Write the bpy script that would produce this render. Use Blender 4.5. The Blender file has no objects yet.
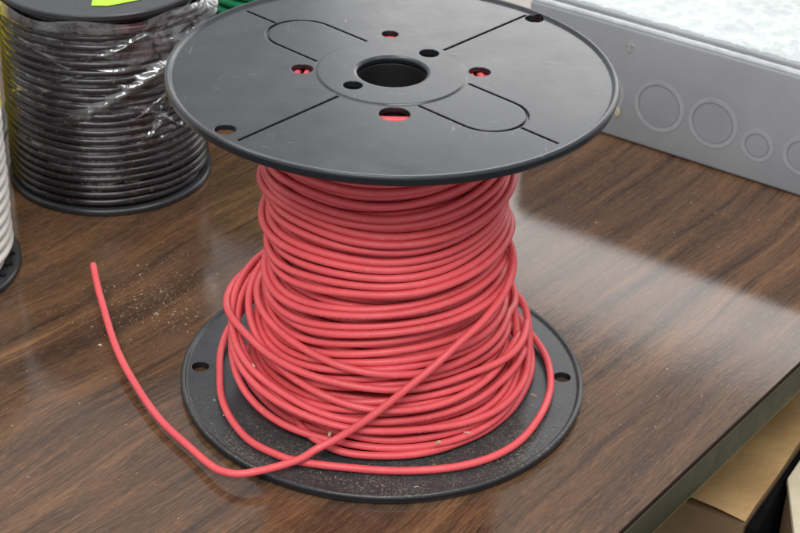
import bpy, bmesh, math, random
import numpy as np
from mathutils import Vector, Matrix

S = 0.14                      # metres per flange radius: everything below is written in flange radii
rng = np.random.default_rng(11)
random.seed(5)
PI = math.pi
TZ = -0.04                    # table top height (the lower flange of the red spool is 0.04 thick)
GROUP = 'spools of wire standing on the table'

scene = bpy.context.scene
col = scene.collection

# ------------------------------------------------------------------ helpers
def new_mesh(name, verts, faces, uv=None, smooth=True, angle=None):
    me = bpy.data.meshes.new(name)
    v = np.asarray(verts, float) * S
    me.from_pydata(v.tolist(), [], faces)
    if uv is not None:
        l = me.uv_layers.new(name='UVMap')
        l.data.foreach_set('uv', np.asarray(uv, np.float32).ravel())
    me.polygons.foreach_set('use_smooth', [smooth] * len(me.polygons))
    me.update()
    if angle is not None:
        me.set_sharp_from_angle(angle=math.radians(angle))
    return me

def obj(name, me, mat, parent=None, loc=(0, 0, 0)):
    o = bpy.data.objects.new(name, me)
    col.objects.link(o)
    if mat is not None and me is not None:
        me.materials.clear(); me.materials.append(mat)
    o.location = Vector(loc) * S
    o.parent = parent
    return o

def tag(o, label=None, cat=None, group=None, kind=None):
    if label: o['label'] = label
    if cat: o['category'] = cat
    if group: o['group'] = group
    if kind: o['kind'] = kind
    return o

def empty(name, loc, label, cat, group=None):
    o = bpy.data.objects.new(name, None)
    o.empty_display_size = 0.02
    col.objects.link(o)
    o.location = Vector(loc) * S
    return tag(o, label, cat, group)

def tube(name, pts, rad, seg=10, closed=False, ref=None, cap=True):
    """sweep a circle along pts; UV: u = length, v = angle around the wire (0 = towards ref)"""
    P = np.asarray(pts, float); n = len(P)
    T = (np.roll(P, -1, 0) - np.roll(P, 1, 0)) if closed else np.gradient(P, axis=0)
    T /= np.linalg.norm(T, axis=1)[:, None]
    if ref is None:
        N = np.zeros_like(P)
        a = np.array([0, 0, 1.0])
        if abs(T[0] @ a) > .9: a = np.array([1.0, 0, 0])
        N[0] = a - T[0] * (a @ T[0]); N[0] /= np.linalg.norm(N[0])
        for i in range(1, n):
            b = N[i-1] - T[i] * (N[i-1] @ T[i]); N[i] = b / np.linalg.norm(b)
    else:
        N = np.asarray(ref, float); N = N - T * (N * T).sum(1)[:, None]
        N /= np.linalg.norm(N, axis=1)[:, None]
    B = np.cross(T, N)
    R = np.broadcast_to(np.asarray(rad, float), (n,))
    ang = np.arange(seg) * 2 * PI / seg
    V = P[:, None, :] + R[:, None, None] * (np.cos(ang)[None, :, None] * N[:, None, :] + np.sin(ang)[None, :, None] * B[:, None, :])
    V = V.reshape(-1, 3)
    L = np.concatenate([[0], np.cumsum(np.linalg.norm(np.diff(P, axis=0), axis=1))])
    m = n if closed else n - 1
    faces = []; uv = []
    for i in range(m):
        i2 = (i + 1) % n
        u0 = L[i]; u1 = L[i+1] if i + 1 < n else L[i] + .05
        for j in range(seg):
            j2 = (j + 1) % seg
            faces.append((i*seg+j, i2*seg+j, i2*seg+j2, i*seg+j2))
            v0 = j / seg; v1 = (j + 1) / seg
            uv += [(u0, v0), (u1, v0), (u1, v1), (u0, v1)]
    if cap and not closed:
        faces.append(tuple(range(seg))[::-1]); uv += [(0, .5)] * seg
        faces.append(tuple((n-1)*seg + j for j in range(seg))); uv += [(0, .5)] * seg
    # orientation: make sure normals point outwards
    me = new_mesh(name, V, faces, uv)
    bm = bmesh.new(); bm.from_mesh(me); bmesh.ops.recalc_face_normals(bm, faces=bm.faces); bm.to_mesh(me); bm.free()
    me.set_sharp_from_angle(angle=math.radians(60))
    return me

def spline(pts, n):
    """Catmull-Rom through pts resampled evenly to n points"""
    P = np.asarray(pts, float)
    Q = np.vstack([2*P[0]-P[1], P, 2*P[-1]-P[-2]])
    out = []
    for i in range(1, len(Q)-2):
        t = np.linspace(0, 1, 24, endpoint=False)[:, None]
        a, b, c, d = Q[i-1], Q[i], Q[i+1], Q[i+2]
        out.append(.5*((2*b)+(-a+c)*t+(2*a-5*b+4*c-d)*t**2+(-a+3*b-3*c+d)*t**3))
    out.append(P[-1:]); C = np.vstack(out)
    for _ in range(2):
        C[1:-1] = .25*C[:-2]+.5*C[1:-1]+.25*C[2:]
    L = np.concatenate([[0], np.cumsum(np.linalg.norm(np.diff(C, axis=0), axis=1))])
    s = np.linspace(0, L[-1], n)
    return np.stack([np.interp(s, L, C[:, k]) for k in range(3)], 1)

def lathe(name, prof, seg=160, angle=35, closed=True):
    """closed (r,z) profile swept round z"""
    n = len(prof); V = []; F = []
    for i in range(seg):
        a = 2*PI*i/seg; c, s = math.cos(a), math.sin(a)
        V += [(r*c, r*s, z) for r, z in prof]
    m = n if closed else n-1
    for i in range(seg):
        i2 = (i+1) % seg
        for j in range(m):
            j2 = (j+1) % n
            F.append((i*n+j, i2*n+j, i2*n+j2, i*n+j2))
    me = new_mesh(name, V, F)
    bm = bmesh.new(); bm.from_mesh(me); bmesh.ops.recalc_face_normals(bm, faces=bm.faces); bm.to_mesh(me); bm.free()
    me.set_sharp_from_angle(angle=math.radians(angle))
    return me

def cyl_geo(V, F, cx, cy, r, z0, z1, seg=40):
    b = len(V)
    for z in (z0, z1):
        V += [(cx+r*math.cos(2*PI*i/seg), cy+r*math.sin(2*PI*i/seg), z) for i in range(seg)]
    F.append(tuple(b+i for i in range(seg))[::-1]); F.append(tuple(b+seg+i for i in range(seg)))
    for i in range(seg):
        j = (i+1) % seg
        F.append((b+i, b+j, b+seg+j, b+seg+i))

def ribbon_geo(V, F, pts, w, z0, z1):
    """a thin upright prism following a 2-D polyline: cuts a groove"""
    P = np.asarray(pts, float); T = np.gradient(P, axis=0); T /= np.linalg.norm(T, axis=1)[:, None]
    N = np.stack([-T[:, 1], T[:, 0]], 1)
    A = P + N*w/2; B = P - N*w/2; n = len(P); b = len(V)
    for Q, z in ((A, z0), (B, z0), (B, z1), (A, z1)):
        V += [(q[0], q[1], z) for q in Q]
    for i in range(n-1):
        for k in range(4):
            k2 = (k+1) % 4
            F.append((b+k*n+i, b+k2*n+i, b+k2*n+i+1, b+k*n+i+1))
    F.append((b, b+3*n, b+2*n, b+n)); F.append((b+n-1, b+2*n-1, b+3*n-1, b+4*n-1))

def cut(me, V, F, angle=35):
    """boolean difference, returned as a plain mesh"""
    cm = new_mesh('cutter', V, F, smooth=False)
    bm = bmesh.new(); bm.from_mesh(cm); bmesh.ops.recalc_face_normals(bm, faces=bm.faces); bm.to_mesh(cm); bm.free()
    a = bpy.data.objects.new('a', me); c = bpy.data.objects.new('c', cm)
    col.objects.link(a); col.objects.link(c)
    md = a.modifiers.new('b', 'BOOLEAN'); md.operation = 'DIFFERENCE'; md.object = c; md.solver = 'EXACT'; md.use_self = True
    dg = bpy.context.evaluated_depsgraph_get(); dg.update()
    r = bpy.data.meshes.new_from_object(a.evaluated_get(dg))
    bpy.data.objects.remove(a); bpy.data.objects.remove(c); bpy.data.meshes.remove(cm)
    r.polygons.foreach_set('use_smooth', [abs(p.normal.z) < .9995 for p in r.polygons])
    r.set_sharp_from_angle(angle=math.radians(11))
    return r

def box_mesh(name, bot, z0, z1, bevel=0.0, segs=2):
    """prism over a 2-D polygon"""
    n = len(bot)
    V = [(p[0], p[1], z0) for p in bot] + [(p[0], p[1], z1) for p in bot]
    F = [tuple(range(n))[::-1], tuple(range(n, 2*n))] + [(i, (i+1) % n, n+(i+1) % n, n+i) for i in range(n)]
    me = new_mesh(name, V, F, smooth=False)
    bm = bmesh.new(); bm.from_mesh(me); bmesh.ops.recalc_face_normals(bm, faces=bm.faces)
    if bevel:
        bmesh.ops.bevel(bm, geom=list(bm.edges), offset=bevel*S, segments=segs, affect='EDGES', profile=.5)
    bm.to_mesh(me); bm.free()
    me.polygons.foreach_set('use_smooth', [True]*len(me.polygons)); me.set_sharp_from_angle(angle=math.radians(30))
    return me

# ------------------------------------------------------------------ materials
def mat(name):
    m = bpy.data.materials.new(name); m.use_nodes = True
    nt = m.node_tree; nt.nodes.clear()
    out = nt.nodes.new('ShaderNodeOutputMaterial')
    return m, nt, out
class NT:
    def __init__(s, nt): s.nt = nt
    def n(s, t, **k):
        nd = s.nt.nodes.new('ShaderNode'+t)
        ins = k.pop('ins', {})
        for a, b in k.items(): setattr(nd, a, b)
        for a, b in ins.items(): s.set(nd.inputs[a], b)
        return nd
    def set(s, sock, v):
        if isinstance(v, bpy.types.NodeSocket): s.nt.links.new(v, sock)
        else: sock.default_value = v
    def math(s, op, a, b=0.0, c=0.0, clamp=False):
        nd = s.n('Math', operation=op, use_clamp=clamp)
        s.set(nd.inputs[0], a); s.set(nd.inputs[1], b); s.set(nd.inputs[2], c); return nd.outputs[0]
    def ramp(s, fac, stops, interp='LINEAR'):
        nd = s.n('ValToRGB'); nd.color_ramp.interpolation = interp
        el = nd.color_ramp.elements
        while len(el) < len(stops): el.new(.5)
        for e, (p, c) in zip(el, stops):
            e.position = p; e.color = (c, c, c, 1) if isinstance(c, (int, float)) else (*c, 1)
        s.set(nd.inputs[0], fac); return nd.outputs[0]
    def mix(s, fac, a, b, blend='MIX'):
        nd = s.n('Mix', data_type='RGBA', blend_type=blend)
        s.set(nd.inputs['Factor'], fac)
        for i, v in ((6, a), (7, b)):
            if isinstance(v, tuple) and len(v) == 3: v = (*v, 1)
            s.set(nd.inputs[i], v)
        return nd.outputs[2]
    def noise(s, vec, scale, detail=4, rough=.55, dist=0, out='Fac'):
        nd = s.n('TexNoise', ins={'Scale': scale, 'Detail': detail, 'Roughness': rough, 'Distortion': dist})
        if vec is not None: s.set(nd.inputs['Vector'], vec)
        return nd.outputs[out]
    def coords(s, scale=(1, 1, 1), rot=(0, 0, 0), loc=(0, 0, 0), kind='Object'):
        tc = s.n('TexCoord'); mp = s.n('Mapping')
        mp.inputs['Scale'].default_value = scale; mp.inputs['Rotation'].default_value = rot; mp.inputs['Location'].default_value = loc
        s.nt.links.new(tc.outputs[kind], mp.inputs['Vector']); return mp.outputs[0]
    def bump(s, h, strength=.3, dist=.001, normal=None):
        nd = s.n('Bump', ins={'Strength': strength, 'Distance': dist}); s.set(nd.inputs['Height'], h)
        if normal is not None: s.set(nd.inputs['Normal'], normal)
        return nd.outputs[0]
def principled(t, out, **k):
    p = t.n('BsdfPrincipled')
    for a, b in k.items():
        if isinstance(b, tuple) and len(b) == 3: b = (*b, 1)
        t.set(p.inputs[a], b)
    t.nt.links.new(p.outputs[0], out.inputs[0]); return p

def black_plastic(name, dust=0.35, base=(.022, .023, .026), rough=.4, grit=0.0, bevel=.0012):
    m, nt, out = mat(name); t = NT(nt)
    v = t.coords()
    n1 = t.noise(v, 9, 5, .6); n2 = t.noise(v, 45, 6, .7)
    sv = t.coords(scale=(90, 900, 90), rot=(0, 0, .5)); sc = t.noise(sv, 1, 2, .5)
    sv2 = t.coords(scale=(700, 60, 60), rot=(0, 0, -.7)); sc2 = t.noise(sv2, 1, 2, .5)
    up = t.n('NewGeometry'); sep = t.n('SeparateXYZ'); t.set(sep.inputs[0], up.outputs['Normal'])
    upm = t.math('MULTIPLY', sep.outputs[2], 1.0, clamp=True)
    d = t.math('MULTIPLY', t.ramp(t.math('ADD', t.math('MULTIPLY', n1, .6), t.math('MULTIPLY', n2, .4)), [(.3, 0.25), (.7, 1.0)]), upm)
    d = t.math('MULTIPLY', d, dust)
    scr = t.math('MULTIPLY', t.math('MULTIPLY', upm, t.ramp(t.noise(v, 22, 2, .5), [(.48, 0), (.62, 1)])), t.math('MAXIMUM', t.ramp(sc, [(.66, 0), (.74, 1)]), t.ramp(sc2, [(.68, 0), (.76, 1)])))
    colr = t.mix(d, base, (.19, .197, .215))
    colr = t.mix(t.math('MULTIPLY', scr, .24), colr, (.3, .3, .31))
    if grit:
        g1 = t.noise(v, 700, 3, .75); g2 = t.noise(v, 14, 3, .6)
        # loose dirt lies in the sheltered front of the flange
        sp = t.n('SeparateXYZ'); tc = t.n('TexCoord'); t.set(sp.inputs[0], tc.outputs['Object'])
        fr = t.ramp(t.math('MULTIPLY', sp.outputs[1], -1/S), [(.0, .15), (.75, 1.0)])
        gm = t.math('MULTIPLY', t.math('MULTIPLY', t.ramp(g1, [(.52, 0), (.66, 1)]), t.ramp(g2, [(.35, .1), (.6, 1)])), fr)
        gm = t.math('MULTIPLY', t.math('MULTIPLY', gm, upm), grit)
        colr = t.mix(gm, colr, (.26, .235, .16))
    rg = t.math('ADD', t.ramp(n2, [(.3, rough-.05), (.7, rough+.05)]), t.math('MULTIPLY', t.math('SUBTRACT', t.noise(v, 14, 3, .5), .5), .16))
    bev = t.n('Bevel', samples=4, ins={'Radius': bevel})
    nm = t.bump(t.math('ADD', t.math('MULTIPLY', n2, .5), t.math('MULTIPLY', n1, .6)), .06, .001, bev.outputs[0])
    principled(t, out, **{'Base Color': colr, 'Roughness': rg, 'Normal': nm, 'Specular IOR Level': .45})
    return m

def wire_mat(name, base, dark, rough=.46, marks=True, mark_col=(.10, .02, .03)):
    m, nt, out = mat(name); t = NT(nt)
    uv = t.n('UVMap'); sp = t.n('SeparateXYZ'); t.set(sp.inputs[0], uv.outputs[0])
    cu = t.n('CombineXYZ'); t.set(cu.inputs[0], sp.outputs[0])
    seg = t.noise(cu.outputs[0], .8, 2, .5)
    big = t.noise(t.coords(), 30, 4, .6)
    colr = t.mix(t.ramp(big, [(.3, 0.0), (.75, 1.0)]), base, dark)
    if marks:
        cm = t.n('CombineXYZ'); t.set(cm.inputs[0], t.math('MULTIPLY', sp.outputs[0], 95)); t.set(cm.inputs[1], t.math('MULTIPLY', sp.outputs[1], 25))
        ch = t.noise(cm.outputs[0], 1.0, 1, .5)
        vv = t.math('ABSOLUTE', t.math('SUBTRACT', sp.outputs[1], .06))
        band = t.ramp(vv, [(.035, 1), (.055, 0)])
        k = t.math('MULTIPLY', t.math('MULTIPLY', t.ramp(ch, [(.5, 0), (.56, 1)]), band), t.ramp(seg, [(.52, 0), (.58, .85)]))
        colr = t.mix(k, colr, mark_col)
    dst = t.noise(t.coords(), 260, 3, .7)
    colr = t.mix(t.ramp(dst, [(.58, 0), (.82, .20)]), colr, (.72, .50, .44))
    nm = t.bump(t.noise(t.coords(), 120, 3, .5), .08, .001)
    principled(t, out, **{'Base Color': colr, 'Roughness': t.ramp(big, [(.3, rough-.05), (.7, rough+.1)]), 'Normal': nm, 'Specular IOR Level': .45})
    return m

M = {}
M['flange_top'] = black_plastic('scuffed black plastic', .15, rough=.22, base=(.010, .011, .014))
M['flange_low'] = black_plastic('dusty black plastic', .22, rough=.28, base=(.012, .013, .015), grit=.8)
M['flange_dark'] = black_plastic('glossy black plastic', .10, rough=.3)
M['core'] = black_plastic('matt black plastic', 0.0, base=(.006, .006, .007), rough=.6)
M['red_wire'] = wire_mat('red wire insulation', (.70, .095, .106), (.60, .066, .078))
M['red_plain'] = wire_mat('plain red wire insulation', (.70, .095, .106), (.60, .066, .078), marks=False)
M['black_wire'] = wire_mat('black wire insulation', (.012, .011, .012), (.022, .018, .02), rough=.2, marks=False)
M['green_wire'] = wire_mat('green wire insulation', (.0, .20, .075), (.0, .15, .06), rough=.35, marks=False)
M['yellow_wire'] = wire_mat('yellow wire insulation', (.88, .74, .03), (.78, .64, .02), rough=.35, marks=False)
M['white_wire'] = wire_mat('white wire insulation', (.72, .70, .66), (.62, .60, .55), rough=.35, marks=False)

EDGE_ANG = math.atan2(.80, .60)
def wood():
    m, nt, out = mat('walnut laminate'); t = NT(nt)
    tc = t.n('TexCoord')
    rt = t.n('Mapping'); rt.inputs['Rotation'].default_value = (0, 0, -EDGE_ANG); nt.links.new(tc.outputs['Object'], rt.inputs['Vector'])
    # wander of the grain
    def mp(sx, sy, loc=(0, 0, 0)):
        k = t.n('Mapping'); k.inputs['Scale'].default_value = (sx, sy, 1); k.inputs['Location'].default_value = loc
        nt.links.new(warp, k.inputs['Vector']); return k.outputs[0]
    w1 = t.n('TexNoise', ins={'Scale': 3.2, 'Detail': 2.0, 'Roughness': .5}); nt.links.new(rt.outputs[0], w1.inputs['Vector'])
    w2 = t.n('VectorMath', operation='MULTIPLY_ADD'); nt.links.new(w1.outputs['Color'], w2.inputs[0]); w2.inputs[1].default_value = (.0, .060, 0); nt.links.new(rt.outputs[0], w2.inputs[2])
    warp = w2.outputs[0]
    a = t.noise(mp(2.4, 38), 1, 4, .6)                       # broad bands
    b = t.noise(mp(3.2, 125, (3, 1, 0)), 1, 4, .6)               # streaks
    c = t.noise(mp(26, 560, (1, 7, 0)), 1, 3, .7)             # fibres
    e = t.noise(mp(110, 1300, (5, 2, 0)), 1, 2, .6)            # pores
    f = t.noise(mp(7, 14, (9, 4, 0)), 1, 4, .6)               # blotches
    base = t.ramp(a, [(.30, (.048, .025, .015)), (.43, (.084, .043, .023)), (.55, (.118, .059, .030)), (.70, (.160, .080, .039))])
    s = t.ramp(b, [(.37, 1), (.43, 0)])
    colr = t.mix(t.math('MULTIPLY', s, .62), base, (.024, .013, .009))
    colr = t.mix(t.math('MULTIPLY', t.ramp(b, [(.56, 0), (.72, 1)]), .45), colr, (.27, .135, .06))
    colr = t.mix(t.math('MULTIPLY', t.ramp(f, [(.5, 0), (.72, 1)]), .5), colr, (.045, .030, .024))
    colr = t.mix(t.math('MULTIPLY', t.ramp(c, [(.40, 1), (.50, 0)]), .55), colr, (.028, .019, .016))
    colr = t.mix(t.math('MULTIPLY', t.ramp(e, [(.58, 0), (.66, 1)]), .30), colr, (.29, .17, .095))
    colr = t.mix(t.math('MULTIPLY', t.ramp(e, [(.33, 1), (.42, 0)]), .48), colr, (.022, .016, .014))
    # a film of dust
    v = tc.outputs['Object']
    d1 = t.noise(v, 6, 4, .6); d2 = t.noise(v, 420, 2, .6)
    dd = t.math('MULTIPLY', t.ramp(d1, [(.4, 0.0), (.7, 1)]), t.ramp(d2, [(.55, .10), (.75, .55)]))
    colr = t.mix(t.math('MULTIPLY', dd, .16), colr, (.30, .27, .23))
    rg = t.ramp(t.math('ADD', t.math('MULTIPLY', c, .5), t.math('MULTIPLY', d1, .5)), [(.3, .055), (.7, .105)])
    nm = t.bump(t.math('ADD', t.math('MULTIPLY', c, .5), e), .10, .0004)
    nm = t.bump(t.noise(v, 60, 3, .5), .02, .001, nm)
    principled(t, out, **{'Base Color': colr, 'Roughness': rg, 'Normal': nm, 'Specular IOR Level': .5})
    return m
M['wood'] = wood()

def simple(name, c1, c2, scale=30, rough=.5, bump=.1, bd=.001, spec=.5, detail=5, lo=.35, hi=.65):
    m, nt, out = mat(name); t = NT(nt); v = t.coords()
    n = t.noise(v, scale, detail, .6)
    nm = t.bump(t.noise(v, scale*4, 4, .6), bump, bd)
    principled(t, out, **{'Base Color': t.mix(t.ramp(n, [(lo, 0), (hi, 1)]), c1, c2), 'Roughness': t.ramp(n, [(.3, rough-.06), (.7, rough+.08)]), 'Normal': nm, 'Specular IOR Level': spec})
    return m
M['edge'] = simple('olive grey edge strip', (.050, .046, .027), (.042, .039, .024), 60, .55, .04, spec=.22)
M['backing'] = simple('pale tan chipboard', (.34, .27, .10), (.25, .19, .07), 200, .7, .3)
M['dark_line'] = simple('dark brown laminate edge', (.012, .006, .004), (.02, .01, .007), 90, .8, spec=.1)
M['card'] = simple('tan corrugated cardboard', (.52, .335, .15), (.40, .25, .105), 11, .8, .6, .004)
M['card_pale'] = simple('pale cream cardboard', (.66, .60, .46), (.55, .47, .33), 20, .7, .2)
M['card_shaded'] = simple('shade-darkened brown cardboard', (.20, .12, .06), (.15, .09, .045), 14, .8, .2)  # carton sides: shade under the table put into the colour
M['tape'] = simple('clear brown packing tape', (.46, .30, .15), (.38, .25, .12), 20, .25, .05)
M['grey_pvc'] = simple('scuffed grey plastic', (.235, .245, .262), (.27, .28, .297), 12, .42, .12, .0006)
M['grey_rim'] = simple('light worn grey plastic edge', (.42, .44, .45), (.30, .31, .32), 60, .35, .1)
M['scuff'] = simple('pale rubbed grey plastic', (.34, .345, .355), (.27, .275, .285), 90, .5, .2)
M['ring'] = simple('lightened grey plastic', (.265, .275, .292), (.30, .31, .327), 60, .4, .1, .0006)  # lighter than the body: the light on the raised rings is painted in
M['copper'] = simple('dull copper', (.55, .30, .18), (.45, .24, .14), 200, .4, .2)
M['gap_dark'] = simple('matt black gap fill', (.004, .004, .004), (.007, .007, .007), 50, .95, .1, spec=.05)  # near-black that stands in for deep shade between the cartons
M['groove'] = simple('darker grey shade line', (.13, .135, .145), (.17, .175, .185), 50, .6)  # paints the shade inside each knockout ring
M['glue'] = simple('dried yellow glue', (.45, .40, .22), (.38, .36, .27), 200, .6, .4)
M['sticker'] = simple('bright lime green paper', (.42, .75, .03), (.36, .68, .02), 40, .5, .03)
M['saw'] = simple('pale wood dust', (.48, .40, .28), (.30, .23, .14), 120, .8, .2)
M['floor'] = simple('dark concrete floor', (.10, .095, .09), (.07, .066, .062), 3, .6, .1)
M['steel'] = simple('black painted steel', (.02, .02, .02), (.03, .03, .03), 30, .4)

def film(name, body, clear, tint, haze_col, rough=.08, bscale=55, bstr=.9, gk=1.6):
    """thin crinkled plastic: part see-through, part glossy, part milky"""
    m, nt, out = mat(name); t = NT(nt); v = t.coords()
    n = t.noise(v, bscale, 4, .55, 1.2); n2 = t.noise(v, bscale*.35, 3, .5, 2.0)
    rid = t.math('ABSOLUTE', t.math('SUBTRACT', n2, .5))
    h = t.math('ADD', t.math('MULTIPLY', n, .5), t.math('MULTIPLY', rid, 1.6))
    nm = t.bump(h, bstr, .004)
    tr = t.n('BsdfTransparent', ins={'Color': (*tint, 1)})
    gl = t.n('BsdfGlossy', ins={'Color': (1, 1, 1, 1), 'Roughness': rough, 'Normal': nm})
    df = t.n('BsdfDiffuse', ins={'Color': (*haze_col, 1), 'Normal': nm})
    fr = t.n('Fresnel', ins={'IOR': 1.5, 'Normal': nm})
    hz = t.ramp(rid, [(.0, 1.0), (.03, .8), (.10, .25), (.2, 0.06)])
    m1 = t.n('MixShader'); t.set(m1.inputs[0], t.math('MAXIMUM', t.math('MULTIPLY', hz, body), t.ramp(t.noise(v, 11, 3, .6, .8), [(.52, 0), (.72, .30)])) if clear else t.math('ADD', t.math('MULTIPLY', hz, .15), body, clamp=True))
    t.set(m1.inputs[1], tr.outputs[0]); t.set(m1.inputs[2], df.outputs[0])
    m2 = t.n('MixShader'); t.set(m2.inputs[0], t.math('MULTIPLY', fr.outputs[0], gk, clamp=True)); t.set(m2.inputs[1], m1.outputs[0]); t.set(m2.inputs[2], gl.outputs[0])
    nt.links.new(m2.outputs[0], out.inputs[0])
    return m
M['film_clear'] = film('clear stretch film', .16, True, (.97, .97, .98), (.62, .62, .66), .06, 60, .35, 2.2)
M['film_white'] = film('milky shrink film', .72, False, (.93, .96, .955), (.60, .645, .64), .16, 10, .18, .40)

# ------------------------------------------------------------------ setting
FZ = TZ - 5.4
floor = obj('floor', new_mesh('floor', [(-40, -40, FZ), (40, -40, FZ), (40, 40, FZ), (-40, 40, FZ)], [(0, 1, 2, 3)], smooth=False), M['floor'])
tag(floor, kind='structure')

e = np.array([.6, .8]); nrm = np.array([.8, -.6]); P0 = nrm * 1.557
def tp(s, w): return tuple(P0 + e*s - nrm*w)       # s along the edge, w inwards from it
s0, s1, w1 = -3.4, 9.2, 7.2
table = empty('table', (*tp(3, 3.6), FZ), 'walnut brown laminate table with an olive grey edge, carrying the wire spools', 'table')
toff = -np.array([*tp(3, 3.6), FZ])
def tparts(name, me, m):
    o = obj(name, me, m, table, toff); return o
tparts('tabletop', box_mesh('tabletop', [tp(s0, .015), tp(s1, .015), tp(s1, w1), tp(s0, w1)], TZ-.20, TZ), M['wood'])
tparts('laminate_lip', box_mesh('laminate_lip', [tp(s0, .006), tp(s1, .006), tp(s1, .016), tp(s0, .016)], TZ-.016, TZ-.0006), M['dark_line'])
tparts('edge_strip', box_mesh('edge_strip', [tp(s0, 0), tp(s1, 0), tp(s1, .014), tp(s0, .014)], TZ-.20, TZ-.018, .006), M['edge'])
tparts('underside_board', box_mesh('underside_board', [tp(s0+.02, .012), tp(s1-.02, .012), tp(s1-.02, w1-.05), tp(s0+.02, w1-.05)], TZ-.222, TZ-.2015), M['backing'])
for s, w in ((s0+.5, .9), (s1-.5, .9), (s0+.5, w1-.6), (s1-.5, w1-.6)):
    q = [tp(s-.14, w-.14), tp(s+.14, w-.14), tp(s+.14, w+.14), tp(s-.14, w+.14)]
    tparts('leg', box_mesh('leg', q, FZ+.002, TZ-.224, .02), M['steel'])

# cartons under the edge of the table
ca = np.array([.51, .86]); cb = np.array([-.86, .51]); c0 = np.array([1.94, .03]); cz = -.90
cart = empty('cardboard_box', (*(c0+ca*2+cb*1.5), FZ), 'closed tan cardboard carton below the table edge, its flat top catching light', 'cardboard box')
co = -np.array([*(c0+ca*2+cb*1.5), FZ])
def cq(a0, a1, b0, b1): return [tuple(c0+ca*a+cb*b) for a, b in ((a0, b0), (a1, b0), (a1, b1), (a0, b1))]
obj('carton_body', box_mesh('carton_body', cq(.004, 4, .004, 3), FZ+.002, cz-.022, .01), M['card_shaded'], cart, co)
def flap_mesh(a0, a1, b0, b1, zc, lift):
    n = 60; V = []; F = []
    for i in range(n+1):
        for j in range(n+1):
            a = a0+(a1-a0)*i/n; b = b0+(b1-b0)*j/n; q = c0+ca*a+cb*b
            z = zc + lift*math.sin(2.1*a+3*b)*.5 - .05*abs(((a*1.3+b*.9+.35) % 1)-.5) - .035*abs(((b*1.6-a*.7) % 1)-.5) + .008*math.sin(5*a)*math.sin(7*b) + .03
            V.append((q[0], q[1], z))
    k = n+1
    for i in range(n):
        for j in range(n): F.append((i*k+j, (i+1)*k+j, (i+1)*k+j+1, i*k+j+1))
    return new_mesh('flap', V, F)
obj('flap', flap_mesh(0, 4, 0, 1.49, cz, .012), M['card'], cart, co)
obj('flap', flap_mesh(0, 4, 1.51, 3, cz, .012), M['card'], cart, co)
obj('packing_tape', new_mesh('packing_tape', [(*(c0+ca*a+cb*b), cz+.02) for a, b in ((0, 1.3), (4, 1.3), (4, 1.7), (0, 1.7))], [(0, 1, 2, 3)]), M['tape'], cart, co)

gp = empty('gap_shade_slab', (2.3, .3, FZ), 'added flat black panel standing in the gap between the two cartons', 'filler')  # thin slab added so that the gap reads black
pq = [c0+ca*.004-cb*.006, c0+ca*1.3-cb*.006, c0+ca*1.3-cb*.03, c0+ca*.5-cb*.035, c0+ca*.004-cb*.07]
obj('shade_slab_board', box_mesh('shade_slab_board', [tuple(q) for q in pq], FZ+.002, cz-.03, .004), M['gap_dark'], gp, (-2.3, -.3, -FZ))
pv = [(2.235, .40), (2.17, -.25), (3.5, -.75), (4.3, 1.4), (2.75, 1.28)]
pale = empty('cardboard_box', (3.0, .4, FZ), 'pale cream cardboard carton right of the tan one, across a black gap', 'cardboard box')
po = (-3.0, -.4, -FZ)
obj('carton_body', box_mesh('carton_body', pv, FZ+.002, cz-.03, .015), M['card_shaded'], pale, po)
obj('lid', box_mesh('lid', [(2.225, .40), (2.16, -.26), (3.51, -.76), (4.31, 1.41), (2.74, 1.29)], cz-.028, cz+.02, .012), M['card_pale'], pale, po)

# ------------------------------------------------------------------ winding: real turns laid one over another
NB = 120
def wind(zpath, rmin, base, d, seed_turns=None, squish=.95):
    """zpath: heights for each sample (NB per turn). Each sample is laid outside everything already wound
    in the same direction, then the path is eased so the wire ramps over what it crosses."""
    n = len(zpath); turns = n // NB
    pz = np.full((turns+1, NB), -99.0); pr = np.zeros((turns+1, NB)); R = np.zeros(n)
    LOOK = 14
    dd = d*squish
    for k in range(turns):
        idx = np.arange(k*NB, min((k+1)*NB+LOOK, n)); b = idx % NB
        z = zpath[idx]
        D = np.abs(pz[:k+1][:, b] - z[None]); ok = D < dd
        rc = np.where(ok, pr[:k+1][:, b] + np.sqrt(np.maximum(dd*dd-D*D, 0)), 0).max(0)
        r = np.maximum(np.maximum(rc, base(z)+d/2), rmin[idx])
        prev = R[max(0, k*NB-LOOK):k*NB]
        full = np.concatenate([prev, r]) if len(prev) else r
        pad = np.pad(full, 3, mode='edge')
        mx = np.max(np.stack([pad[i:i+len(full)] for i in range(7)]), 0)
        g = np.exp(-.5*(np.arange(-6, 7)/2.6)**2); g /= g.sum()
        sm = np.convolve(np.pad(mx, 6, mode='edge'), g, 'valid')
        sm = sm[len(prev):]
        seg = sm[:NB]
        R[k*NB:(k+1)*NB] = seg[:NB]
        pz[k, :] = zpath[k*NB:(k+1)*NB]; pr[k, :] = R[k*NB:(k+1)*NB]
    g = np.exp(-.5*(np.arange(-4, 5)/1.6)**2); g /= g.sum()
    return np.convolve(np.pad(R, 4, mode='edge'), g, 'valid')

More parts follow.
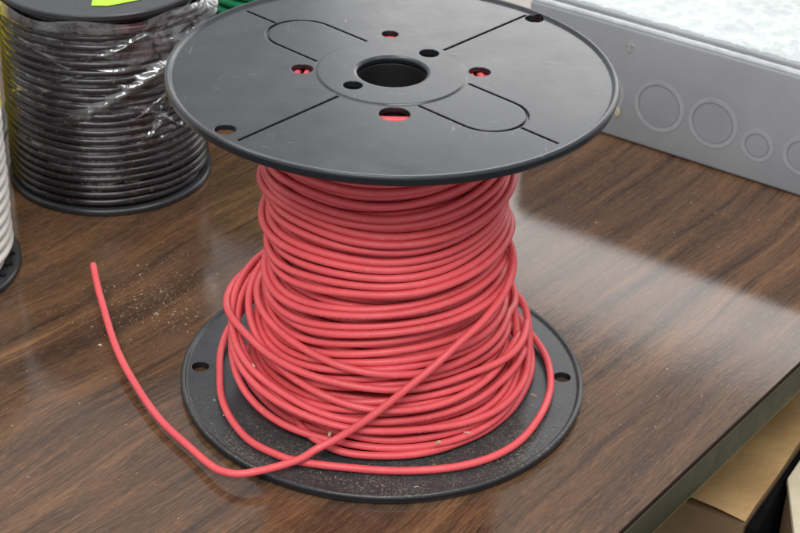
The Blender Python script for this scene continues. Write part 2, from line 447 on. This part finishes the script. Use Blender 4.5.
def winding_mesh(name, passes, base, d, zlo, zhi, seg=10, seed=1, extra=None, rout=None):
    rg = np.random.default_rng(seed)
    Z = []; A = []; RM = []
    for (za, zb, n, amp, tilt) in passes:
        t = np.arange(int(n)*NB)/(n*NB)
        Z.append(za+(zb-za)*t); A.append(np.full(len(t), amp)); RM.append(np.full(len(t), tilt))
    Z = np.concatenate(Z); A = np.concatenate(A); TL = np.concatenate(RM)
    th = np.arange(len(Z))*2*PI/NB
    no = np.zeros_like(Z)
    for k, w in ((1, .55), (2, .5), (3, .35), (1, .45), (2, .35), (4, .2)):
        no += w*np.sin((k+rg.uniform(-.07, .07))*th+rg.uniform(0, 6.3))
    for _ in range(3):
        no += .3*np.sin(rg.uniform(.25, .8)*th+rg.uniform(0, 6.3))
    g = np.exp(-.5*(np.arange(-60, 61)/25)**2); g /= g.sum()
    A = np.convolve(np.pad(A, 60, mode='edge'), g, 'valid'); TL = np.convolve(np.pad(TL, 60, mode='edge'), g, 'valid')
    Zp = Z + A*no + TL*np.cos(th)
    RMIN = np.zeros_like(Zp)
    if extra:
        ez, er = extra(rg)
        # hand over smoothly from the last turn to the loose turns
        Zp = np.concatenate([Zp, ez]); RMIN = np.concatenate([RMIN, er])
        for _ in range(6):
            j = len(Z); Zp[j-20:j+20] = np.convolve(Zp[j-24:j+24], np.ones(9)/9, 'valid')
        th = np.arange(len(Zp))*2*PI/NB
    Zp = np.clip(Zp, zlo, zhi)
    gz = np.exp(-.5*(np.arange(-5, 6)/2.2)**2); gz /= gz.sum()
    Zp = np.convolve(np.pad(Zp, 5, mode='edge'), gz, 'valid')
    R = wind(Zp, RMIN, base, d)
    P = np.stack([R*np.cos(th), R*np.sin(th), Zp], 1)
    ref = np.stack([np.cos(th), np.sin(th), np.zeros_like(th)], 1)
    return tube(name, P, d/2, seg, ref=ref)

# ------------------------------------------------------------------ the red spool
HT = 1.646
D = .0365
spool = empty('wire_spool', (0, 0, TZ), 'scuffed black plastic spool wound with red wire, its loose end trailing across the table', 'wire spool', GROUP)
SO = (0, 0, -TZ)
zt = HT-.012
def rim_profile(R, top, thick, hub_r, hub_h, hole, inner):
    lip = .013
    return [(hole, top-inner), (R-.062, top-inner), (R-.05, top-thick), (R-.012, top-thick), (R-.003, top-thick+.006), (R, top-thick+.014), (R, top+lip-.012), (R-.0035, top+lip-.003), (R-.010, top+lip),
            (R-.019, top+lip-.001), (R-.026, top+lip*.35), (R-.031, top), (hub_r+.008, top), (hub_r, top+hub_h), (hole+.014, top+hub_h), (hole+.004, top+hub_h-.004), (hole, top+hub_h-.012)]
prof = rim_profile(1.018, zt, .036, .335, .006, .157, .024)
fl = lathe('top_flange', prof, 192)
V = []; F = []
za, zb = zt-.2, zt+.2
for (x, y, r) in ((-.17, -.165, .044), (.165, .21, .046), (-.405, 0.0, .050), (.395, .04, .050), (-.02, .425, .040), (.02, -.425, .068), (-.683, -.632, .047), (.672, .676, .045)):
    cyl_geo(V, F, x, y, r, za, zb)
def rad(a, r): return (r*math.cos(math.radians(a)), r*math.sin(math.radians(a)))
gd = .012; gw = .015
for a in (48.5, 229.5):
    ribbon_geo(V, F, [rad(a, r) for r in np.linspace(.352, .958, 6)], gw, zt-gd, zt+.1)
for a in (138.3, -42.2):
    c, s = math.cos(math.radians(a)), math.sin(math.radians(a)); hw = .164
    loc = [(u, hw) for u in np.linspace(.315, .58, 6)][:-1] + [(.58+hw*math.sin(q), hw*math.cos(q)) for q in np.linspace(0, PI, 22)] + [(u, -hw) for u in np.linspace(.58, .315, 6)][1:]
    ribbon_geo(V, F, [(u*c-v*s, u*s+v*c) for u, v in loc], gw, zt-gd, zt+.1)
    ribbon_geo(V, F, [(u*c, u*s) for u in np.linspace(.58+hw+.012, .958, 5)], gw, zt-gd*1.1, zt+.11)
fl = cut(fl, V, F)
obj('top_flange', fl, M['flange_top'], spool, SO)

lprof = rim_profile(1.0, -.006, .033, .36, .004, .157, .0325)
fl2 = lathe('bottom_flange', lprof, 192)
V = []; F = []
for (x, y, r) in ((-.907, -.012, .043), (.90, .018, .043), (.02, .9, .043)):
    cyl_geo(V, F, x, y, r, -.3, .3)
fl2 = cut(fl2, V, F)
obj('bottom_flange', fl2, M['flange_low'], spool, SO)
obj('core_tube', lathe('core_tube', [(.158, -.02), (.34, -.02), (.34, zt-.03), (.158, zt-.03)], 96), M['core'], spool, SO)

def rbase(z): return np.interp(z, [0, .08, .2, .35, .6, 1.0, 1.6], [.525, .515, .492, .456, .432, .426, .424])
rb_prof = [(.342, .002)] + [(float(rbase(z)), z) for z in np.linspace(.002, 1.56, 24)] + [(.342, 1.56)]
def loose(rg):
    """slack turns sagging round the left foot of the winding"""
    z = []; r = []
    t = np.arange(NB)*2*PI/NB
    fr = [.42, .26, .075, .17, .03, .12, .34]; bk = [.50, .54, .42, .46, .34, .34, .40]; q = [.62, .66, .715, .69, .745, .745, .68]
    for k in range(7):
        z.append(fr[k]+(bk[k]-fr[k])*(.5+.5*np.sin(t-.35+.2*math.sin(k*2.1)))**1.2+.015*np.sin(2*t+k))
        left = np.clip(-np.cos(t-.10*(k-2)), 0, 1)
        r.append(.50+(q[k]-.50)*left**.8)
    return np.concatenate(z), np.concatenate(r)
passes = [(.021, 1.578, 41, .003, 0), (1.578, .022, 41, .006, .01), (.022, 1.575, 38, .010, .025), (1.57, .024, 31, .031, .055)]
wm = winding_mesh('wire_winding', passes, rbase, D, .022, 1.58, 10, 7, loose)
winding = obj('wire_winding', wm, M['red_wire'], spool, SO)
fill = obj('inner_winding', lathe('inner_winding', rb_prof, 96), M['red_wire'], spool, SO)
# flat turns lying just under the upper flange, seen through its holes
tt = np.arange(4*NB)*2*PI/NB; rr = .365+.047*tt/(2*PI)
obj('top_turns', tube('top_turns', np.stack([rr*np.cos(tt), rr*np.sin(tt), zt-.024-D/2-.002+.002*np.sin(3*tt)], 1), D/2*.96, 10), M['red_wire'], spool, SO)

tail = [[.44, .10, .90], [.56, -.05, .84], [.598, -.201, .775], [.559, -.311, .681], [.460, -.460, .622], [.360, -.55, .566], [.228, -.635, .465], [.094, -.69, .36], [-.042, -.722, .245], [-.177, -.735, .135],
        [-.278, -.765, .085], [-0.354, -0.817, 0.062],[-0.464, -0.867, 0.05],[-0.597, -0.909, 0.042],[-0.676, -0.892, 0.03],[-0.751, -0.837, 0.018],[-0.874, -0.693, 0.006],[-1.044, -0.477, 0.006],[-1.236, -0.153, 0.02],[-1.376, 0.172, 0.04],[-1.479, 0.457, 0.065],[-1.568, 0.745, 0.1]]
tl = spline(tail, 300)
ui = np.linspace(0, 1, 300)
tl = tl + .0035*np.stack([np.sin(31*ui+1)*np.sin(13*ui), np.sin(27*ui)*np.sin(17*ui+2), 0*ui], 1)
endo = obj('loose_wire_end', tube('loose_wire_end', tl, D/2, 14), M['red_plain'], spool, SO)
dv = (tl[-1]-tl[-4])/np.linalg.norm(tl[-1]-tl[-4])
obj('conductor', tube('conductor', [tl[-1]-dv*.01, tl[-1]+dv*.001, tl[-1]+dv*.003], D*.30, 12), M['copper'], endo)
loop = [[-.52, .50, .30], [-.66, .40, .17], [-.78, .27, .07], [-.815, .10, .024], [-.797, -.124, .022], [-.766, -.316, .022], [-.699, -.49, .022], [-.6, -.641, .022], [-.476, -.733, .022], [-.356, -.785, .022], [-.125, -.816, .022], [.104, -.824, .022], [.333, -.787, .022],
        [.519, -.701, .022], [.664, -.561, .022], [.769, -.356, .022], [.828, -.144, .022], [.835, .073, .022], [.80, .24, .025], [.73, .38, .04], [.60, .50, .09], [.46, .55, .16]]
obj('loose_wire_loop', tube('loose_wire_loop', spline(loop, 240), D/2, 14), M['red_plain'], spool, SO)
loop2 = [[.55, .46, .16], [.65, .40, .09], [.725, .30, .04], [.75, .18, .024], [.742, .02, .022], [.70, -.147, .022], [.628, -.319, .022], [.52, -.471, .022], [.404, -.573, .022], [.24, -.672, .022], [.055, -.715, .022], [-.154, -.705, .024], [-.31, -.62, .04], [-.40, -.48, .05], [-.44, -.36, .07]]
obj('loose_wire_loop', tube('loose_wire_loop', spline(loop2, 200), D/2, 14), M['red_plain'], spool, SO)

# ------------------------------------------------------------------ the other spools
def small_spool(loc, R, H, rw, d, wmat, label, seed, turn_gap=1.0, flange=True, rz=0, ribs=False, topR=None):
    s = empty('wire_spool', (*loc, TZ), label, 'wire spool', GROUP)
    s.rotation_euler.z = rz
    t = .04; TR = topR or R
    low = lathe('bottom_flange', [(.15, .003), (R-.006, .003), (R, .010), (R, t-.008), (R-.008, t), (R-.05, t), (R-.055, t-.012), (.15, t-.012)], 128)
    if ribs:
        V = []; F = []
        for k in range(30):
            a = 12*k
            ribbon_geo(V, F, [rad(a, r) for r in np.linspace(R*.5, R-.035, 4)], .07*R, t-.024, t+.1)
        low = cut(low, V, F)
    obj('bottom_flange', low, M['flange_dark'], s)
    obj('top_flange', lathe('top_flange', [(.15, H-t), (TR-.006, H-t), (TR, H-t+.008), (TR, H-.008), (TR-.008, H), (TR-.05, H), (TR-.055, H-.012), (.20, H-.012), (.195, H-.004), (.15, H-.004)], 128), M['flange_dark'], s)
    obj('core_tube', lathe('core_tube', [(.151, .02), (rw-d*1.4, .02), (rw-d*1.4, H-.02), (.151, H-.02)], 64), M['core'], s)
    n = int((H-2*t-d)/(d*1.02*turn_gap))
    b = lambda z: np.full_like(z, rw-d*1.4)
    wm = winding_mesh('wire_winding', [(t+d*.5, H-t-d*.5, n, .001, 0), (H-t-d*.5, t+d*.5, int(n*.93), .006, .002)], b, d, t+d*.5, H-t-d*.5, 8, seed)
    obj('wire_winding', wm, wmat, s)
    return s

BR, BH = .60, 1.245
bl = small_spool((-1.70, 2.10), BR, BH, .565, .045, M['black_wire'], 'black spool of black wire wrapped in clear crinkled film with a lime sticker', 3)
# lime sticker on its top
obj('sticker', new_mesh('sticker', [(.03, -.435, BH-.0085), (.12, -.43, BH-.0085), (.29, -.32, BH-.0085), (.20, -.05, BH-.0085), (.0, -.14, BH-.0085)], [(0, 1, 2, 3, 4)]), M['sticker'], bl)
# film: wrapped round the winding, gathered into a bulging fold on the right
def wrap_mesh():
    na, nz = 300, 150
    rg = np.random.default_rng(4)
    ph = rg.uniform(0, 6.3, 30); V = []; F = []
    for j in range(nz+1):
        for i in range(na+1):
            a = math.radians(-200 + 330*i/na)               # open at the back
            lowz = .30 + .10*math.sin(a*1.7+.4) + .05*math.sin(a*5.1) + .03*math.sin(a*13)
            top = 1.20 + .015*math.sin(a*7)
            f = j/nz; z = lowz+(top-lowz)*f
            r = .566 + .008*abs(math.cos(PI*(z-.066)/.046+.5*math.sin(2*a)))
            # tight creases running obliquely round the wire
            for k in range(9):
                q = math.sin((2+k*1.3)*a+(9+4*k)*z*(1 if k % 2 else -1)+ph[k])
                r += .0022*(abs(q)**.35-.7)
            # a big pulled fold rising to the right
            fold = z-(.66+.30*(a+PI/2))
            fe = 1/(1+math.exp(-(a+1.75)*7))
            r += fe*(.035*math.exp(-(fold/.035)**2) - .012*math.exp(-((fold-.07)/.04)**2))
            for (fa, fz, sl, wd_, hh) in ((-.75, .62, .55, .010, .030), (-.75, .70, .25, .008, .026), (-.8, .56, -.35, .008, .026), (-.7, .80, 1.1, .010, .03), (-1.9, .95, -.22, .010, .022), (-1.7, .86, .12, .008, .020), (-2.2, .72, .2, .009, .02), (-1.2, 1.05, .18, .01, .025), (-.6, .48, .1, .008, .02)):
                dd = z-(fz+sl*(a-fa)+.012*math.sin(9*a+fz*40))
                r += hh*math.exp(-abs(dd)/wd_)*math.exp(-((a-fa)/.42)**2)
            # slack bag at the upper right
            bag = math.exp(-((a+.35)/.55)**2)*math.exp(-((z-1.02)/.22)**2)
            r += .085*bag*(1+.25*math.sin(30*z+5*a)) 
            r += .007*math.sin(6*a+11*z+ph[20])*math.sin(4*z-3*a)
            if z > 1.13: r = max(r, .607)
            V.append((max(r, .5665)*math.cos(a), max(r, .5665)*math.sin(a), z))
    k = na+1
    for j in range(nz):
        for i in range(na):
            F.append((j*k+i, j*k+i+1, (j+1)*k+i+1, (j+1)*k+i))
    return new_mesh('plastic_wrap', V, F)
obj('plastic_wrap', wrap_mesh(), M['film_clear'], bl)
wh = small_spool((-2.60, .88), .60, 1.03, .54, .056, M['white_wire'], 'spool of white wire with a ribbed black lower flange at the left', 8, 1.0, ribs=True, topR=.50)
ye = small_spool((-3.0, 2.50), .58, 1.2, .52, .056, M['yellow_wire'], 'spool of yellow wire tucked behind the film wrapped black wire', 9)
gr = small_spool((-.80, 3.62), .58, 1.1, .52, .058, M['green_wire'], 'spool of green wire half hidden behind the red spool', 10)

# ------------------------------------------------------------------ grey enclosure with knockouts
bA = np.array([1.31732, 2.81788]); bt = np.array([.83367, -.55226]); bn = np.array([.55226, .83367])
ang = math.atan2(bt[1], bt[0])
bx = empty('electrical_box', (*bA, TZ), 'long grey plastic electrical enclosure with round knockouts and milky film on its top', 'electrical box')
bx.rotation_euler.z = ang
# local axes: x along the front, y away from the camera, z up (0 = table)
X0, X1, Y1, BHT = -.585, 4.6, 4.2, .765
obj('body', box_mesh('body', [(X0, 0), (X1, 0), (X1, Y1), (X0, Y1)], .004, BHT, .022, 3), M['grey_pvc'], bx)
obj('rim', box_mesh('rim', [(X0+.012, .006), (X1-.012, .006), (X1-.012, Y1-.02), (X0+.012, Y1-.02)], BHT-.01, BHT+.012, .008), M['grey_rim'], bx)
obj('lid', box_mesh('lid', [(X0+.03, .040), (X1-.03, .040), (X1-.03, Y1-.06), (X0+.03, Y1-.06)], BHT+.0125, BHT+.050, .015), M['grey_pvc'], bx)
def knock(x, z, r, w, hgt=.010):
    pr = [(r-w/2+w/2*math.cos(q), .003-hgt*math.sin(q)**.8) for q in [PI*k/10 for k in range(11)]]
    me = lathe('knockout_ring', [(a, b) for a, b in pr], 72, 60)
    o = obj('knockout_ring', me, M['ring'], bx, (x, 0, z-TZ))
    o.rotation_euler = (-PI/2, 0, 0)           # profile -z faces local -y after this turn
    for p in me.vertices: p.co.z = -p.co.z
    g = lathe('knockout_shade_line', [(r-w-.006, .002), (r-w-.006, -.002), (r-w+.002, -.002), (r-w+.002, .002)], 72, 30)
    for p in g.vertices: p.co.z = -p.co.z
    o2 = obj('knockout_shade_line', g, M['groove'], bx, (x, 0, z-TZ)); o2.rotation_euler = (-PI/2, 0, 0)
    return o
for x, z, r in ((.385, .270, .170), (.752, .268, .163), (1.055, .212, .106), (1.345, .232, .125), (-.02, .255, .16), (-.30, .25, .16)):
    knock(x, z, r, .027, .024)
ar = [(0, .035), (.032, .0), (.012, .0), (.012, -.04), (-.012, -.04), (-.012, .0), (-.032, .0)]
am = new_mesh('arrow_mark', [(.142+p[0], -.006, .612-TZ+p[1]) for p in ar]+[(.142+p[0], .004, .612-TZ+p[1]) for p in ar], [tuple(range(7))]+[(i, i+7, (i+1) % 7+7, (i+1) % 7) for i in range(7)], smooth=False)
obj('arrow_mark', am, M['scuff'], bx)
gs = []
for k in range(14):
    a = 2*PI*k/14; r = .02+.012*random.random(); gs.append((.11+r*math.cos(a)*.8, -.012, .15-TZ+r*1.2*math.sin(a)))
gv = [(.11, -.018, .15-TZ)]+gs
obj('glue_spot', new_mesh('glue_spot', gv, [(0, 1+i, 1+(i+1) % 14) for i in range(14)]), M['glue'], bx)
# shrink film stretched over the lid
def lid_film():
    nx, ny = 260, 200; V = []; F = []
    rg = np.random.default_rng(2)
    Ln = [(rg.uniform(0, PI), rg.uniform(4, 22), rg.uniform(0, 6.3), rg.uniform(.25, 1)) for _ in range(16)]
    for j in range(ny+1):
        for i in range(nx+1):
            x = X0+.025+(X1-X0-.05)*i/nx; y = .034+(Y1-.09)*j/ny
            h = 0
            for (a, fq, ph, w) in Ln:
                u = x*math.cos(a)+y*math.sin(a); v = -x*math.sin(a)+y*math.cos(a)
                s = math.sin(fq*u+ph+1.6*math.sin(2.2*v+ph*2))
                h += w*(1-abs(s))**5*(.5+.5*math.sin(1.7*v+ph))
            z = BHT+.050+.020*min(h, 2.6)
            ed = min(j/3, 1)
            z = (BHT+.012)*(1-ed)+z*ed
            V.append((x, y, z))
    k = nx+1
    for j in range(ny):
        for i in range(nx): F.append((j*k+i, j*k+i+1, (j+1)*k+i+1, (j+1)*k+i))
    return new_mesh('shrink_film', V, F)
obj('shrink_film', lid_film(), M['film_white'], bx)

# ------------------------------------------------------------------ sawdust and crumbs
def crumbs():
    rg = np.random.default_rng(21); V = []; F = []
    def one(x, y, z, s):
        b = len(V); a = rg.uniform(0, 6.3); l = s*rg.uniform(.7, 2.2); w = s*rg.uniform(.4, .8); h = s*rg.uniform(.3, .7)
        for (u, v, q) in ((-l, -w*rg.uniform(.2, 1), 0), (l*rg.uniform(.5, 1), -w, 0), (l, w*rg.uniform(.1, 1), 0), (-l*rg.uniform(.5, 1), w, 0), (rg.uniform(-.4, .4)*l, rg.uniform(-.4, .4)*w, h)):
            V.append((x+u*math.cos(a)-v*math.sin(a), y+u*math.sin(a)+v*math.cos(a), z+q))
        F.extend([(b, b+1, b+4), (b+1, b+2, b+4), (b+2, b+3, b+4), (b+3, b, b+4), (b+3, b+2, b+1, b)])
    # heap of dust behind the loose end, then a wide thin scatter
    for _ in range(1700):
        x, y = rg.normal(-1.22, .20), rg.normal(.62, .20)
        if math.hypot(x, y) > 1.03 and math.hypot(x+2.585, y-.88) > .6: one(x, y, TZ+.0005, min(.00065*math.exp(abs(rg.normal(0, .75))), .008))
    for _ in range(600):
        x, y = rg.uniform(-2.3, -.3), rg.uniform(-1.2, 2.2)
        if math.hypot(x, y) > 1.03 and math.hypot(x+1.675, y-2.1) > .62 and math.hypot(x+2.585, y-.88) > .62: one(x, y, TZ+.0005, min(.00055*math.exp(abs(rg.normal(0, .8))), .008))
    for _ in range(110):
        x, y = rg.uniform(.5, 2.2), rg.uniform(-.8, 2.0)
        if math.hypot(x, y) > 1.03 and x*.8-y*.6 < 1.5: one(x, y, TZ+.0005, abs(rg.normal(0, .0025))+.0012)
    for _ in range(1100):
        a = rg.normal(-PI/2, .75); r = rg.uniform(.76, .955)
        one(r*math.cos(a), r*math.sin(a), -.0055, min(.00055*math.exp(abs(rg.normal(0, .7))), .006))
    one(-1.446, .196, TZ+.0005, .014); one(.73, .41, -.0055, .014); one(.75, -.15, -.0055, .012)
    for (x, y, z) in ((-.225, -.715, .135), (.27, -.705, .10), (.409, -.63, .11), (-.605, -.38, .27), (.28, -.705, .108)):
        one(x, y, z, .011)
    return new_mesh('sawdust', V, F, smooth=False)
tag(obj('sawdust', crumbs(), M['saw']), 'pale sawdust and crumbs scattered over the table and the lower flange', 'sawdust', kind='stuff')

# ------------------------------------------------------------------ light
w = bpy.data.worlds.new('World'); scene.world = w; w.use_nodes = True
wn = w.node_tree; bg = wn.nodes['Background']
bg.inputs['Color'].default_value = (.93, .97, 1.0, 1); bg.inputs['Strength'].default_value = .80

def area(name, loc, target, sx, sy, power, colr=(1, 1, 1), up=(0, 0, 1)):
    l = bpy.data.lights.new(name, 'AREA'); l.shape = 'RECTANGLE'; l.size = sx*S; l.size_y = sy*S; l.energy = power; l.color = colr
    o = bpy.data.objects.new(name, l); col.objects.link(o); o.location = Vector(loc)*S
    z = (Vector(loc)-Vector(target)).normalized(); x = Vector(up).cross(z).normalized(); y = z.cross(x)
    o.rotation_euler = Matrix((x, y, z)).transposed().to_euler(); return o
# bright window wall beyond the enclosure (its upper edge shows as the faint line in the table's sheen)
cam_p = np.array([.06866, -7.05357, 4.88649])
wd = np.array([.888, -.46]); wnn = np.array([.46, .888])
ctr = cam_p[:2] + wnn*24
lo, hi = 4.0, 11.4
left, right = -13.8, 4.0
cc = ctr + wd*(left+right)/2
area('window_light', (*cc, (lo+hi)/2), (*(cc-wnn*10), (lo+hi)/2), right-left, hi-lo, 22.5, (1.0, .98, .96))
# ceiling fittings, the first an added low front fill for the upper winding
area('overhead_light', (-2.0, -10.0, 12.5), (-.5, 0, .5), 9, 3, 34, (1.0, .98, .95))
area('overhead_light', (4.0, -2.0, 14.5), (3.8, -2.0, 0), 3, 9, 17, (1.0, .98, .95))
area('overhead_light', (-5.5, 5.5, 14.5), (-5.5, 5.4, 0), 9, 2.5, 13, (1.0, .98, .95))

# ------------------------------------------------------------------ camera
cam = bpy.data.cameras.new('Camera'); co_ = bpy.data.objects.new('Camera', cam); col.objects.link(co_)
f, pitch, roll = 1715.2447, .544537657, -.0382112914
cam.sensor_fit = 'HORIZONTAL'; cam.sensor_width = 36; cam.lens = f/800*36
fw = Vector((0, math.cos(pitch), -math.sin(pitch))); rt = Vector((1, 0, 0)); up = Vector((0, math.sin(pitch), math.cos(pitch)))
cr, sr = math.cos(roll), math.sin(roll)
r2 = cr*rt - sr*up; u2 = sr*rt + cr*up
co_.location = Vector(cam_p.tolist())*S
co_.rotation_euler = Matrix((r2, u2, -fw)).transposed().to_euler()
cam.clip_start = .02; cam.clip_end = 200
cam.dof.use_dof = True; cam.dof.focus_distance = 7.75*S; cam.dof.aperture_fstop = 18
scene.camera = co_

scene.render.engine = 'CYCLES'
scene.cycles.max_bounces = 8; scene.cycles.transparent_max_bounces = 16
scene.view_settings.view_transform = 'Standard'; scene.view_settings.look = 'None'; scene.view_settings.exposure = 0
scene.render.resolution_x = 1024; scene.render.resolution_y = 682
